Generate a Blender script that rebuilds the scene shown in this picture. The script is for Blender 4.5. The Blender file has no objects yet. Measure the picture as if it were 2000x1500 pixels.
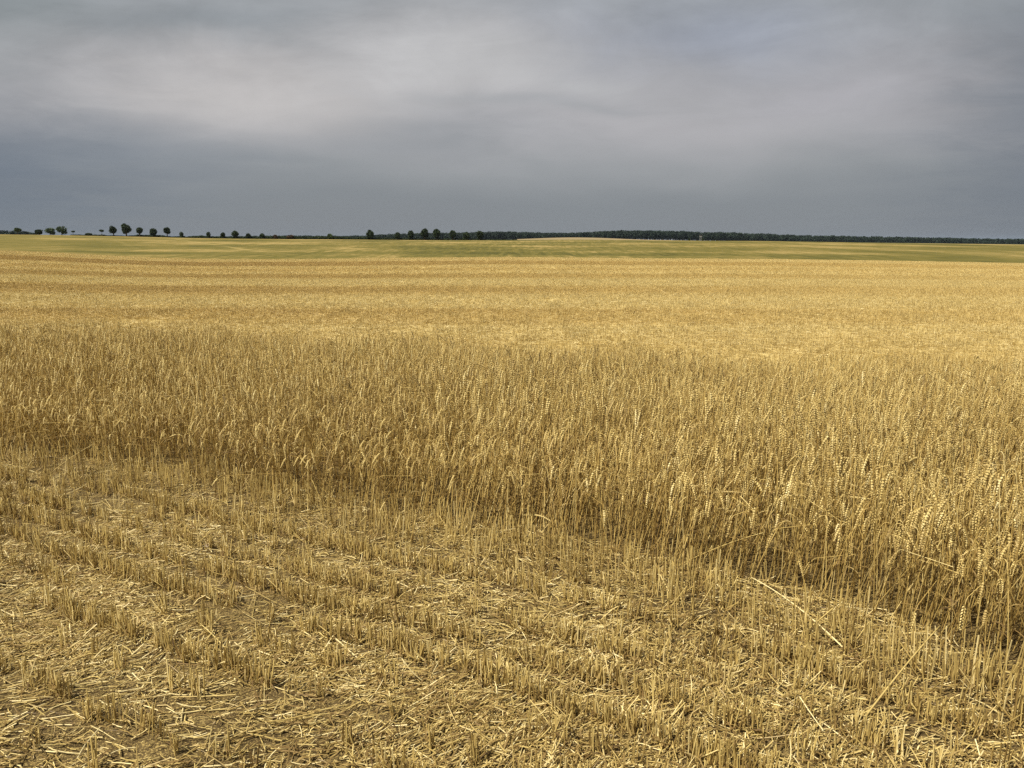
import bpy, math, random
import numpy as np
from mathutils import Vector, Matrix, Euler

R = math.radians
rng = np.random.default_rng(7)
random.seed(7)
scene = bpy.context.scene
COL = scene.collection

# ------------------------------------------------------------------ camera
EYE = 1.65
FPX = 1570.0                      # focal length in photo pixels (2000 px wide)
PITCH = math.atan(280.0 / FPX)
cam_d = bpy.data.cameras.new("camera")
cam_d.sensor_width = 36.0
cam_d.lens = FPX / 2000.0 * 36.0
cam_d.clip_start = 0.05
cam_d.clip_end = 30000.0
cam = bpy.data.objects.new("camera", cam_d)
COL.objects.link(cam)
cam.location = (0, 0, EYE)
cam.rotation_euler = (R(90) - PITCH, 0, 0)
scene.camera = cam

# ------------------------------------------------------------------ light
SUN_EL, SUN_AZ = R(57), R(-124)    # azimuth measured from +Y towards +X: sun high, behind the viewer's left shoulder
scene.view_settings.view_transform = 'Standard'
scene.view_settings.look = 'None'
scene.view_settings.gamma = 1.0
scene.view_settings.exposure = 0.55
scene.render.film_transparent = False
scene.cycles.use_denoising = False
scene.cycles.max_bounces = 5
scene.cycles.diffuse_bounces = 2
scene.cycles.glossy_bounces = 2
scene.cycles.transmission_bounces = 2
scene.cycles.volume_bounces = 0
scene.cycles.sample_clamp_indirect = 4.0

sun_d = bpy.data.lights.new("sun", 'SUN')
sun_d.energy = 4.6
# strong midday sun through a gap in the cloud
sun_d.angle = R(0.6)
sun_d.color = (1.0, 0.955, 0.86)
sun = bpy.data.objects.new("sun", sun_d)
COL.objects.link(sun)
sdir = Vector((math.sin(SUN_AZ) * math.cos(SUN_EL), math.cos(SUN_AZ) * math.cos(SUN_EL), math.sin(SUN_EL)))
sun.rotation_euler = sdir.to_track_quat('Z', 'Y').to_euler()
sun.location = (-30, -5, 40)


class NT:
    """small helper for building node trees"""
    def __init__(self, tree):
        self.t = tree
        self.n = tree.nodes
        self.l = tree.links

    def new(self, typ, **kw):
        nd = self.n.new(typ)
        for k, v in kw.items():
            setattr(nd, k, v)
        return nd

    def put(self, sock, v):
        if isinstance(v, bpy.types.NodeSocket):
            self.l.new(v, sock)
        elif v is not None:
            sock.default_value = v

    def math(self, op, a, b=None, c=None, clamp=False):
        nd = self.new('ShaderNodeMath', operation=op, use_clamp=clamp)
        self.put(nd.inputs[0], a)
        if b is not None:
            self.put(nd.inputs[1], b)
        if c is not None:
            self.put(nd.inputs[2], c)
        return nd.outputs[0]

    def mix(self, fac, a, b, mode='MIX'):
        nd = self.new('ShaderNodeMix', data_type='RGBA', blend_type=mode)
        self.put(nd.inputs[0], fac)
        self.put(nd.inputs[6], a)
        self.put(nd.inputs[7], b)
        return nd.outputs[2]

    def ramp(self, fac, stops, interp='LINEAR'):
        nd = self.new('ShaderNodeValToRGB')
        cr = nd.color_ramp
        cr.interpolation = interp
        while len(cr.elements) < len(stops):
            cr.elements.new(0.5)
        for e, (p, c) in zip(cr.elements, stops):
            e.position = p
            e.color = (*c, 1.0) if len(c) == 3 else c
        self.put(nd.inputs[0], fac)
        return nd.outputs[0]

    def noise(self, vec, scale, detail=4.0, rough=0.55, dist=0.0):
        nd = self.new('ShaderNodeTexNoise')
        if vec is not None:
            self.put(nd.inputs['Vector'], vec)
        nd.inputs['Scale'].default_value = scale
        nd.inputs['Detail'].default_value = detail
        nd.inputs['Roughness'].default_value = rough
        nd.inputs['Distortion'].default_value = dist
        return nd.outputs[0]

    def comb(self, x, y, z):
        nd = self.new('ShaderNodeCombineXYZ')
        for i, v in enumerate((x, y, z)):
            self.put(nd.inputs[i], v)
        return nd.outputs[0]

    def sep(self, v):
        nd = self.new('ShaderNodeSeparateXYZ')
        self.put(nd.inputs[0], v)
        return nd.outputs


def lin(r, g, b):
    """sRGB 0..255 to linear"""
    f = lambda c: (c / 12.92) if c <= 0.04045 else ((c + 0.055) / 1.055) ** 2.4
    return (f(r / 255), f(g / 255), f(b / 255))


# ------------------------------------------------------------------ world: layered storm cloud over a clear zenith
world = bpy.data.worlds.new("World")
scene.world = world
world.use_nodes = True
w = NT(world.node_tree)
w.n.clear()
sky = w.new('ShaderNodeTexSky', sky_type='NISHITA', sun_disc=False)
sky.sun_elevation = SUN_EL
sky.sun_rotation = SUN_AZ
skyc = w.mix(1.0, sky.outputs[0], (0.09, 0.09, 0.09, 1), 'MULTIPLY')
tc = w.new('ShaderNodeTexCoord')
dx, dy, dz = w.sep(tc.outputs['Generated'])
el = w.math('DIVIDE', dz, w.math('MAXIMUM', dy, 0.15))          # tangent of elevation, forward sky
az = w.math('DIVIDE', dx, w.math('MAXIMUM', dy, 0.15))          # tangent of azimuth
inv = w.math('DIVIDE', 1.0, w.math('ADD', w.math('MAXIMUM', dz, 0.0), 0.10))
cl = w.comb(w.math('MULTIPLY', dx, inv), w.math('MULTIPLY', dy, inv), 0.0)
n_big = w.noise(cl, 0.55, 6, 0.55, 0.4)
n_mid = w.noise(cl, 1.7, 7, 0.6, 0.6)
soft = w.noise(w.comb(w.math('MULTIPLY', az, 3.0), w.math('MULTIPLY', el, 9.0), 3.7), 1.0, 3, 0.5, 0.3)
# drift the layer edges so that they are not level
wob = w.math('MULTIPLY', w.math('SUBTRACT', soft, 0.5), 0.10)
el_w = w.math('ADD', el, wob)
layer = w.ramp(w.math('DIVIDE', el_w, 0.34, clamp=True), [
    (0.00, lin(130, 134, 138)), (0.13, lin(132, 137, 141)), (0.26, lin(146, 150, 153)), (0.40, lin(160, 161, 164)),
    (0.54, lin(165, 165, 168)), (0.68, lin(162, 163, 166)), (0.82, lin(153, 157, 161)), (1.0, lin(147, 152, 155))])


def lobe(a0, e0, sa, se):
    p = w.math('POWER', w.math('DIVIDE', w.math('SUBTRACT', w.math('ADD', az, w.math('MULTIPLY', w.math('SUBTRACT', n_mid, 0.5), 0.22)), a0), sa), 2.0)
    q = w.math('POWER', w.math('DIVIDE', w.math('SUBTRACT', el_w, e0), se), 2.0)
    return w.math('EXPONENT', w.math('MULTIPLY', w.math('ADD', p, q), -1.0))


def px(u, v):
    x = (u - 1000) / FPX
    y = (v - 750) / FPX
    D = (x, math.cos(PITCH) - y * math.sin(PITCH), -math.sin(PITCH) - y * math.cos(PITCH))
    return D[0] / D[1], D[2] / D[1]


def cloud(c, u, v, su, sv, col, amt):
    a, e = px(u, v)
    return w.mix(w.math('MULTIPLY', lobe(a, e, su / FPX, sv / FPX), amt), c, (*lin(*col), 1))


cc = layer
cc = cloud(cc, -40, 330, 330, 130, (102, 113, 127), 0.80)      # slate mass low on the left
cc = cloud(cc, 260, 300, 300, 60, (132, 139, 147), 0.5)
cc = cloud(cc, 2080, 250, 260, 330, (112, 119, 128), 0.85)      # darkening to the right
cc = cloud(cc, 380, 60, 260, 45, (134, 142, 148), 0.7)       # grey underside near the top
cc = cloud(cc, -20, 20, 190, 100, (130, 138, 141), 0.7)
cc = cloud(cc, 520, 180, 340, 70, (191, 188, 187), 0.88)      # pale break
cc = cloud(cc, 880, 125, 190, 58, (190, 190, 191), 0.8)
cc = cloud(cc, 1250, 250, 420, 58, (176, 175, 178), 0.8)
cc = cloud(cc, 1640, 180, 190, 60, (170, 169, 174), 0.7)
cc = cloud(cc, 820, 260, 210, 42, (138, 143, 148), 0.6)
cc = cloud(cc, 1400, 60, 260, 60, (146, 154, 170), 0.6)
cc = cloud(cc, 1000, 194, 170, 14, (143, 148, 152), 0.35)     # thin dark wisp
cc = cloud(cc, 1180, 208, 90, 11, (145, 150, 154), 0.3)
cc = cloud(cc, 1150, 160, 90, 16, (174, 175, 177), 0.7)
mot = w.noise(w.comb(w.math('MULTIPLY', az, 7.0), w.math('MULTIPLY', el, 13.0), 9.1), 1.0, 9, 0.62, 0.5)
# cloud texture: ragged streaks that sweep up to the right
st_ = w.noise(w.comb(w.math('ADD', w.math('MULTIPLY', az, 4.5), w.math('MULTIPLY', el, 6.0)), w.math('SUBTRACT', w.math('MULTIPLY', el, 22.0), w.math('MULTIPLY', az, 2.2)), 1.3), 1.0, 8, 0.62, 1.0)
tex = w.math('ADD', w.math('MULTIPLY', w.math('SUBTRACT', n_mid, 0.5), 0.26), w.math('ADD', w.math('MULTIPLY', w.math('SUBTRACT', n_big, 0.5), 0.25), w.math('MULTIPLY', w.math('SUBTRACT', st_, 0.5), 0.30)))
tex = w.math('ADD', tex, w.math('MULTIPLY', w.math('SUBTRACT', mot, 0.5), 0.46))
fade = w.math('MULTIPLY', w.math('SUBTRACT', el, 0.05), 5.0, clamp=True)
tex = w.math('ADD', 1.0, w.math('MULTIPLY', tex, fade))
cc = w.mix(1.0, cc, w.comb(tex, tex, tex), 'MULTIPLY')
# high above the picture the cover breaks into thin bright cloud and blue
gap = w.math('MULTIPLY', w.math('SUBTRACT', dz, 0.42), 3.0, clamp=True)
high = w.mix(w.math('MULTIPLY', w.math('SUBTRACT', n_mid, 0.35), 2.2, clamp=True), skyc, (0.20, 0.215, 0.245, 1))
cc = w.mix(gap, cc, high)
bg = w.new('ShaderNodeBackground')
w.l.new(cc, bg.inputs[0])
bg.inputs[1].default_value = 0.725
wo = w.new('ShaderNodeOutputWorld')
w.l.new(bg.outputs[0], wo.inputs[0])

# ------------------------------------------------------------------ helpers


def tag(o, label=None, cat=None, group=None, kind=None):
    if label:
        o['label'] = label
    if cat:
        o['category'] = cat
    if group:
        o['group'] = group
    if kind:
        o['kind'] = kind
    return o


class MB:
    """collects tubes, ribbons and cards; every vertex carries a tint"""
    def __init__(self):
        self.v, self.f, self.m, self.t = [], [], [], []

    def add(self, verts, faces, tint, mat=0):
        b = len(self.v)
        self.v += [tuple(p) for p in verts]
        self.t += [tint] * len(verts)
        self.f += [tuple(i + b for i in f) for f in faces]
        self.m += [mat] * len(faces)

    def tube(self, pts, rad, k=3, tint=0.5, mat=0, cap=True, ph=0.0):
        pts = [np.asarray(p, float) for p in pts]
        n = len(pts)
        if not hasattr(rad, '__len__'):
            rad = [rad] * n
        vs, fs = [], []
        ref = np.array([0.31, 0.77, 0.55])
        for i, p in enumerate(pts):
            d = pts[min(i + 1, n - 1)] - pts[max(i - 1, 0)]
            d = d / (np.linalg.norm(d) + 1e-9)
            a = np.cross(d, ref)
            if np.linalg.norm(a) < 0.2:
                a = np.cross(d, np.array([1.0, 0.1, 0.2]))
            a /= np.linalg.norm(a)
            b = np.cross(d, a)
            for j in range(k):
                an = ph + 2 * math.pi * j / k
                vs.append(p + rad[i] * (math.cos(an) * a + math.sin(an) * b))
        for i in range(n - 1):
            for j in range(k):
                j2 = (j + 1) % k
                fs.append((i * k + j, i * k + j2, (i + 1) * k + j2, (i + 1) * k + j))
        if cap:
            fs.append(tuple((n - 1) * k + j for j in range(k)))
        self.add(vs, fs, tint, mat)

    def ribbon(self, pts, wid, side, tint=0.5, mat=0):
        pts = [np.asarray(p, float) for p in pts]
        n = len(pts)
        side = np.asarray(side, float)
        vs, fs = [], []
        for i, p in enumerate(pts):
            s = side if side.ndim == 1 else side[i]
            vs += [p - s * wid[i] * 0.5, p + s * wid[i] * 0.5]
        for i in range(n - 1):
            fs.append((2 * i, 2 * i + 1, 2 * i + 3, 2 * i + 2))
        self.add(vs, fs, tint, mat)

    def grain(self, base, d, side, up, L, wd, th, tint, mat=0):
        """one plump spikelet: a pointed body round the axis d"""
        rings = [(0.30, 0.85), (0.62, 1.0)]
        vs = [base]
        for t, s in rings:
            c = base + d * (L * t)
            vs += [c + side * wd * s, c + up * th * s, c - side * wd * s, c - up * th * s]
        vs.append(base + d * L)
        fs = []
        for j in range(4):
            j2 = (j + 1) % 4
            fs += [(0, 1 + j2, 1 + j), (1 + j, 1 + j2, 5 + j2, 5 + j), (5 + j, 5 + j2, 9)]
        self.add(vs, fs, tint, mat)

    def mesh(self, name, mats, smooth=False):
        me = bpy.data.meshes.new(name)
        me.from_pydata(self.v, [], self.f)
        for m in mats:
            me.materials.append(m)
        if len(mats) > 1:
            me.polygons.foreach_set('material_index', np.array(self.m, dtype=np.int32))
        if smooth:
            me.polygons.foreach_set('use_smooth', np.ones(len(self.f), dtype=bool))
        at = me.attributes.new('tint', 'FLOAT', 'POINT')
        at.data.foreach_set('value', np.array(self.t, dtype=np.float32))
        me.update()
        return me

    def build(self, name, mats, parent=None, smooth=False, link=True):
        o = bpy.data.objects.new(name, self.mesh(name, mats, smooth))
        if link:
            COL.objects.link(o)
        if parent is not None:
            o.parent = parent
        return o


def empty(name, loc=(0, 0, 0), rz=0.0):
    o = bpy.data.objects.new(name, None)
    o.empty_display_size = 0.1
    o.location = loc
    o.rotation_euler = (0, 0, rz)
    COL.objects.link(o)
    return o


def vnoise(x, y, seed=0):
    """smooth value noise on numpy arrays, about -1..1"""
    r = np.random.default_rng(seed)
    tab = r.uniform(-1, 1, (64, 64))
    xi, yi = np.floor(x).astype(int), np.floor(y).astype(int)
    fx, fy = x - xi, y - yi
    fx = fx * fx * (3 - 2 * fx)
    fy = fy * fy * (3 - 2 * fy)
    g = lambda a, b: tab[a % 64, b % 64]
    return ((g(xi, yi) * (1 - fx) + g(xi + 1, yi) * fx) * (1 - fy)
            + (g(xi, yi + 1) * (1 - fx) + g(xi + 1, yi + 1) * fx) * fy)


# ------------------------------------------------------------------ terrain
# the land: level near the viewer, a shallow dip, then a long gentle rise to the hedge; heights by bearing (tan of azimuth)
TB = np.array([-1.6, -0.64, -0.57, -0.51, -0.45, -0.38, -0.25, -0.13, 0.0, 0.19, 0.32, 0.45, 0.64, 1.6])
R1 = 115.0          # far edge of the stubble field
R2 = 340.0          # far edge of the green field, the hedge line
Z1 = np.array([0.9, 0.33, 0.0, -0.40, -0.75, -0.95, -0.95, -0.80, -0.72, -0.85, -0.93, -1.20, -1.55, -2.6])
Z2 = np.array([5.5, 4.25, 4.0, 3.6, 3.2, 2.7, 2.2, 2.0, 1.75, 1.75, 1.45, 0.75, -0.05, -1.5])


def sm(t):
    t = np.clip(t, 0, 1)
    return t * t * (3 - 2 * t)


def terrain(x, y, fine=True):
    x = np.asarray(x, float)
    y = np.asarray(y, float)
    r = np.hypot(x, y)
    b = np.where(y > 0.3 * np.abs(x), x / np.maximum(y, 1e-6), np.sign(x) * 3.0)
    b = np.clip(b, -1.6, 1.6)
    d = np.where(y > 0, np.maximum(y, r * 0.3), r * 0.3)
    z1 = np.interp(b, TB, Z1)
    z2 = np.interp(b, TB, Z2)
    t1 = np.clip((d - 16) / (R1 - 16), 0, 1)
    z = z1 * t1 ** 1.15
    t2 = np.clip((d - R1) / (R2 - R1), 0, 1)
    z = np.where(d > R1, z1 + (z2 - z1) * (t2 * 0.75 + 0.25 * sm(t2)), z)
    # a low crest of straw-coloured land past the green field
    hump = 1.6 * np.exp(-((b - 0.075) / 0.075) ** 2) * np.exp(-((d - 430) / 70) ** 2)
    z = z + np.where(d > R2 - 120, hump, 0)
    # beyond: the land falls a little and runs level to the horizon
    far = np.clip((d - R2) / 700, 0, 1)
    zfar = np.interp(b, TB, [3, 2, 2, 2, 1, -2, -1.0, 0.0, 1.0, 1.0, -3.0, -7, -10, -12])
    z = np.where(d > R2, (z - z2) + z2 + (zfar - z2) * sm(far), z)
    if fine:
        k = np.clip(1.5 - d / 60, 0, 1)
        z = z + k * (0.012 * vnoise(x * 2.3, y * 2.3, 1) + 0.007 * vnoise(x * 6.1, y * 6.1, 2) + 0.012 * vnoise(x * 0.3, y * 0.3, 3))
        k2 = np.clip((d - 20) / 60, 0, 1) * np.clip(2.5 - d / 300, 0, 1)
        z = z + k2 * 0.05 * vnoise(x * 0.06, y * 0.09, 4)
    return z


def ground_at(u, v, h=0.0):
    """the point of the level near field that is seen in photo pixel (u, v)"""
    x = (u - 1000) / FPX
    y = (v - 750) / FPX
    t = (EYE - h) / (math.sin(PITCH) + y * math.cos(PITCH))
    return t * x, t * (math.cos(PITCH) - y * math.sin(PITCH))


def at_depth(u, v, Y):
    """point at forward distance Y on the sight line of photo pixel (u, v)"""
    a, e = px(u, v)
    return np.array([a * Y, Y, EYE + e * Y])


def sheet(name, rings, nth, mat, th0=-math.pi, th1=math.pi):
    """polar sheet; rings is a list of functions theta -> radius along that bearing"""
    th = np.linspace(th0, th1, nth)
    # denser bearings in front
    th = np.sign(th) * math.pi * (0.35 * np.abs(th / math.pi) + 0.65 * np.abs(th / math.pi) ** 2.2)
    vs = []
    for rg in rings:
        r = rg(th)
        x, y = np.sin(th) * r, np.cos(th) * r
        vs.append(np.stack([x, y, terrain(x, y)], 1))
    vs = np.concatenate(vs)
    fs = []
    for i in range(len(rings) - 1):
        a = i * nth
        for j in range(nth - 1):
            fs.append((a + j, a + j + 1, a + nth + j + 1, a + nth + j))
    me = bpy.data.meshes.new(name)
    me.from_pydata(vs.tolist(), [], fs)
    me.materials.append(mat)
    me.polygons.foreach_set('use_smooth', np.ones(len(fs), dtype=bool))
    me.update()
    # faces must look up
    if me.polygons[len(fs) // 2].normal.z < 0:
        me.flip_normals()
    o = bpy.data.objects.new(name, me)
    COL.objects.link(o)
    return o


def line_r(d):
    return lambda th: d / np.maximum(np.cos(th), 0.3)


# ------------------------------------------------------------------ materials
def new_mat(name):
    m = bpy.data.materials.new(name)
    m.use_nodes = True
    t = NT(m.node_tree)
    t.n.clear()
    out = t.new('ShaderNodeOutputMaterial')
    bs = t.new('ShaderNodeBsdfPrincipled')
    t.l.new(bs.outputs[0], out.inputs[0])
    return m, t, bs, out


def swaths(t, pos):
    """harvest swaths: strips of bleached and darker straw along the far stubble; about 0.7 .. 1.25"""
    x, y, z = t.sep(pos)
    wv = t.noise(t.comb(t.math('MULTIPLY', x, 0.035), t.math('MULTIPLY', y, 0.05), 0.0), 1.0, 2, 0.5)
    yy = t.math('ADD', y, t.math('MULTIPLY', t.math('SUBTRACT', wv, 0.5), t.math('MULTIPLY', y, 0.10)))
    g = lambda v: (v, v, v)
    r = t.ramp(t.math('DIVIDE', yy, 120.0, clamp=True), [
        (0.075, g(0.55)), (0.125, g(0.60)), (0.138, g(0.42)), (0.150, g(0.40)), (0.158, g(0.30)), (0.164, g(0.62)), (0.200, g(0.68)),
        (0.212, g(0.50)), (0.225, g(0.36)), (0.250, g(0.40)), (0.262, g(0.66)), (0.310, g(0.70)), (0.325, g(0.38)), (0.355, g(0.36)),
        (0.370, g(0.58)), (0.410, g(0.60)), (0.430, g(0.46)), (0.475, g(0.48)), (0.490, g(0.62)), (0.545, g(0.62)), (0.560, g(0.28)),
        (0.690, g(0.30)), (0.720, g(0.64)), (0.950, g(0.66))])
    fine = t.noise(t.comb(t.math('MULTIPLY', x, 0.05), t.math('MULTIPLY', y, 1.1), 1.0), 1.0, 3, 0.6)
    s = t.math('ADD', t.math('MULTIPLY', r, 1.0), t.math('MULTIPLY', t.math('SUBTRACT', fine, 0.5), 0.35))
    thin = t.noise(t.comb(t.math('MULTIPLY', x, 0.03), t.math('MULTIPLY', yy, 2.6), 5.0), 1.0, 2, 0.6)
    s = t.math('ADD', s, t.math('MULTIPLY', t.math('SUBTRACT', thin, 0.5), 0.40))
    side = t.math('ADD', 0.80, t.math('MULTIPLY', t.math('DIVIDE', x, t.math('MAXIMUM', y, 1.0)), -0.75), clamp=True)
    return t.math('ADD', 0.58, t.math('MULTIPLY', t.math('SUBTRACT', s, 0.58), t.math('MAXIMUM', side, 0.40)))


def straw_mat(name, stops, rough=0.55, spec=0.35, band=True, trans=0.0, wear=0.25, inst=0.32, patchy=0.35):
    m, t, bs, out = new_mat(name)
    at = t.new('ShaderNodeAttribute', attribute_name='tint')
    oi = t.new('ShaderNodeObjectInfo')
    v = t.math('ADD', t.math('MULTIPLY', at.outputs['Fac'], 1.0 - inst), t.math('MULTIPLY', oi.outputs['Random'], inst))
    geo = t.new('ShaderNodeNewGeometry')
    tco = t.new('ShaderNodeTexCoord')
    nz = t.noise(tco.outputs['Object'], 55.0, 3, 0.6)
    v = t.math('ADD', v, t.math('MULTIPLY', t.math('SUBTRACT', nz, 0.5), wear))
    pat = t.noise(geo.outputs['Position'], 0.9, 3, 0.5)
    v = t.math('ADD', v, t.math('MULTIPLY', t.math('SUBTRACT', pat, 0.5), patchy))
    c = t.ramp(v, stops)
    if band:
        s = swaths(t, geo.outputs['Position'])
        bc = t.ramp(s, [(0.22, (0.74, 0.67, 0.58)), (0.45, (1.0, 0.985, 0.97)), (0.72, (1.16, 1.25, 1.50))])
        x, y, z = t.sep(geo.outputs['Position'])
        c = t.mix(t.math('MULTIPLY', t.math('SUBTRACT', y, 10.0), 0.25, clamp=True), c, t.mix(1.0, c, bc, 'MULTIPLY'))
    t.l.new(c, bs.inputs['Base Color'])
    bs.inputs['Roughness'].default_value = rough
    bs.inputs['Specular IOR Level'].default_value = spec
    if trans > 0:
        tr = t.new('ShaderNodeBsdfTranslucent')
        t.l.new(c, tr.inputs[0])
        mx = t.new('ShaderNodeMixShader')
        mx.inputs[0].default_value = trans
        t.l.new(bs.outputs[0], mx.inputs[1])
        t.l.new(tr.outputs[0], mx.inputs[2])
        t.l.new(mx.outputs[0], out.inputs[0])
    return m


M_STRAW = straw_mat('straw', [(0.20, (0.10, 0.058, 0.017)), (0.42, (0.29, 0.195, 0.058)), (0.68, (0.54, 0.40, 0.135)), (0.92, (0.80, 0.66, 0.33))])
M_STUB = straw_mat('stubble_straw', [(0.14, (0.13, 0.076, 0.021)), (0.40, (0.36, 0.245, 0.072)), (0.72, (0.60, 0.445, 0.15)), (0.98, (0.80, 0.65, 0.31))])
M_MOWN = straw_mat('mown_straw', [(0.10, (0.13, 0.075, 0.021)), (0.38, (0.36, 0.245, 0.070)), (0.72, (0.56, 0.41, 0.135)), (1.0, (0.73, 0.58, 0.26))], inst=0.05, patchy=0.16)
M_STEM = straw_mat('wheat_stem', [(0.12, (0.14, 0.076, 0.020)), (0.38, (0.39, 0.255, 0.070)), (0.70, (0.62, 0.45, 0.145)), (0.96, (0.80, 0.65, 0.30))], band=False)
M_EAR = straw_mat('wheat_ear', [(0.10, (0.16, 0.10, 0.030)), (0.38, (0.40, 0.28, 0.090)), (0.72, (0.60, 0.455, 0.165)), (0.96, (0.82, 0.69, 0.35))], band=False, rough=0.6)
M_LEAF = straw_mat('dry_leaf', [(0.05, (0.09, 0.05, 0.016)), (0.40, (0.22, 0.135, 0.04)), (0.75, (0.36, 0.245, 0.075)), (1.0, (0.52, 0.39, 0.16))], band=False, rough=0.7, trans=0.3)


def field_mat():
    m, t, bs, out = new_mat('stubble_soil')
    geo = t.new('ShaderNodeNewGeometry')
    P = geo.outputs['Position']
    x, y, z = t.sep(P)
    clod = t.noise(P, 24.0, 6, 0.65)
    big = t.noise(P, 2.2, 4, 0.55)
    soil = t.ramp(clod, [(0.25, (0.036, 0.022, 0.008)), (0.5, (0.082, 0.054, 0.020)), (0.78, (0.165, 0.115, 0.045))])
    chaff = t.noise(P, 140.0, 3, 0.7)
    cf = t.math('MULTIPLY', t.math('SUBTRACT', t.math('ADD', chaff, t.math('MULTIPLY', big, 0.25)), 0.645), 9.0, clamp=True)
    near = t.mix(t.math('MULTIPLY', cf, 0.7), soil, (0.46, 0.33, 0.11, 1))
    s = swaths(t, P)
    spk = t.noise(t.comb(t.math('MULTIPLY', x, 4.0), t.math('MULTIPLY', y, 1.6), 0.0), 1.0, 6, 0.75)
    s2 = t.math('ADD', s, t.math('MULTIPLY', t.math('SUBTRACT', spk, 0.5), 0.40))
    far = t.ramp(s2, [(0.12, (0.25, 0.17, 0.055)), (0.42, (0.41, 0.295, 0.10)), (0.72, (0.54, 0.415, 0.165)), (0.95, (0.64, 0.51, 0.23))])
    k = t.math('MULTIPLY', t.math('SUBTRACT', y, 6.4), 0.7, clamp=True)
    c = t.mix(k, near, far)
    t.l.new(c, bs.inputs['Base Color'])
    bs.inputs['Roughness'].default_value = 0.9
    bs.inputs['Specular IOR Level'].default_value = 0.15
    bp = t.new('ShaderNodeBump')
    bp.inputs['Strength'].default_value = 0.8
    bp.inputs['Distance'].default_value = 0.02
    t.l.new(clod, bp.inputs['Height'])
    t.l.new(bp.outputs[0], bs.inputs['Normal'])
    return m


def green_mat():
    m, t, bs, out = new_mat('sparse_green')
    geo = t.new('ShaderNodeNewGeometry')
    x, y, z = t.sep(geo.outputs['Position'])
    # drill lines lie roughly across the view and bend with the ground
    wv = t.noise(t.comb(t.math('MULTIPLY', x, 0.011), t.math('MULTIPLY', y, 0.006), 0.0), 1.0, 2, 0.5)
    yy = t.math('ADD', t.math('ADD', y, t.math('MULTIPLY', x, 0.06)), t.math('MULTIPLY', t.math('SUBTRACT', wv, 0.5), 70.0))
    band = t.noise(t.comb(t.math('MULTIPLY', x, 0.005), t.math('MULTIPLY', yy, 0.030), 0.0), 1.0, 3, 0.6)
    patch = t.noise(t.comb(t.math('MULTIPLY', x, 0.034), t.math('MULTIPLY', y, 0.016), 4.0), 1.0, 4, 0.55)
    spk = t.noise(t.comb(t.math('MULTIPLY', x, 0.70), t.math('MULTIPLY', y, 0.06), 2.0), 1.0, 6, 0.8)
    v = t.math('ADD', t.math('ADD', t.math('MULTIPLY', band, 0.62), t.math('MULTIPLY', patch, 0.98)), t.math('MULTIPLY', t.math('SUBTRACT', spk, 0.5), 1.25))
    # drier on the left-hand slope
    dry = t.math('MULTIPLY', t.math('SUBTRACT', t.math('MULTIPLY', t.math('DIVIDE', x, y), -1.0), 0.05), 1.5, clamp=True)
    drop = t.math('MULTIPLY', t.math('SUBTRACT', t.math('DIVIDE', x, y), -0.50), 6.0, clamp=True)
    v = t.math('ADD', v, t.math('MULTIPLY', t.math('MULTIPLY', dry, drop), 0.16))
    # a lusher headland along the near edge
    edge = t.math('MULTIPLY', t.math('SUBTRACT', 150.0, y), 0.05, clamp=True)
    v = t.math('SUBTRACT', v, t.math('MULTIPLY', edge, 0.07))
    v = t.math('ADD', 0.78, t.math('MULTIPLY', t.math('SUBTRACT', v, 0.80), 1.35))
    c = t.ramp(v, [(0.46, (0.074, 0.067, 0.014)), (0.70, (0.126, 0.106, 0.023)), (0.88, (0.175, 0.135, 0.034)), (1.08, (0.29, 0.21, 0.07))])
    # pale tramlines running up the slope
    tl = t.math('ADD', t.math('MULTIPLY', x, 0.88), t.math('MULTIPLY', y, 0.47))
    tl2 = t.math('ABSOLUTE', t.math('SUBTRACT', t.math('FRACT', t.math('DIVIDE', tl, 21.0)), 0.5))
    ln = t.math('MULTIPLY', t.math('SUBTRACT', 0.045, tl2), 40.0, clamp=True)
    zone = t.math('MULTIPLY', t.math('MULTIPLY', dry, drop), t.math('MULTIPLY', t.math('SUBTRACT', patch, 0.36), 8.0, clamp=True))
    zone = t.math('MULTIPLY', zone, t.math('MULTIPLY', t.math('SUBTRACT', y, 150.0), 0.04, clamp=True))
    c = t.mix(t.math('MULTIPLY', t.math('MULTIPLY', ln, zone), 0.9), c, (0.40, 0.30, 0.11, 1))
    t.l.new(c, bs.inputs['Base Color'])
    bs.inputs['Roughness'].default_value = 0.95
    bs.inputs['Specular IOR Level'].default_value = 0.1
    return m


def far_mat():
    m, t, bs, out = new_mat('far_fields')
    geo = t.new('ShaderNodeNewGeometry')
    x, y, z = t.sep(geo.outputs['Position'])
    n = t.noise(t.comb(t.math('MULTIPLY', x, 0.02), t.math('MULTIPLY', y, 0.006), 0.0), 1.0, 4, 0.6)
    tan = t.ramp(n, [(0.3, (0.21, 0.155, 0.066)), (0.7, (0.29, 0.21, 0.09))])
    grn = t.ramp(n, [(0.3, (0.08, 0.08, 0.025)), (0.7, (0.16, 0.14, 0.045))])
    b = t.math('ABSOLUTE', t.math('SUBTRACT', t.math('DIVIDE', x, t.math('MAXIMUM', y, 1.0)), 0.08))
    c = t.mix(t.math('MAXIMUM', t.math('MULTIPLY', t.math('SUBTRACT', y, 560.0), 0.02, clamp=True), t.math('MULTIPLY', t.math('SUBTRACT', b, 0.12), 20.0, clamp=True)), tan, grn)
    t.l.new(c, bs.inputs['Base Color'])
    bs.inputs['Roughness'].default_value = 0.95
    return m


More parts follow.
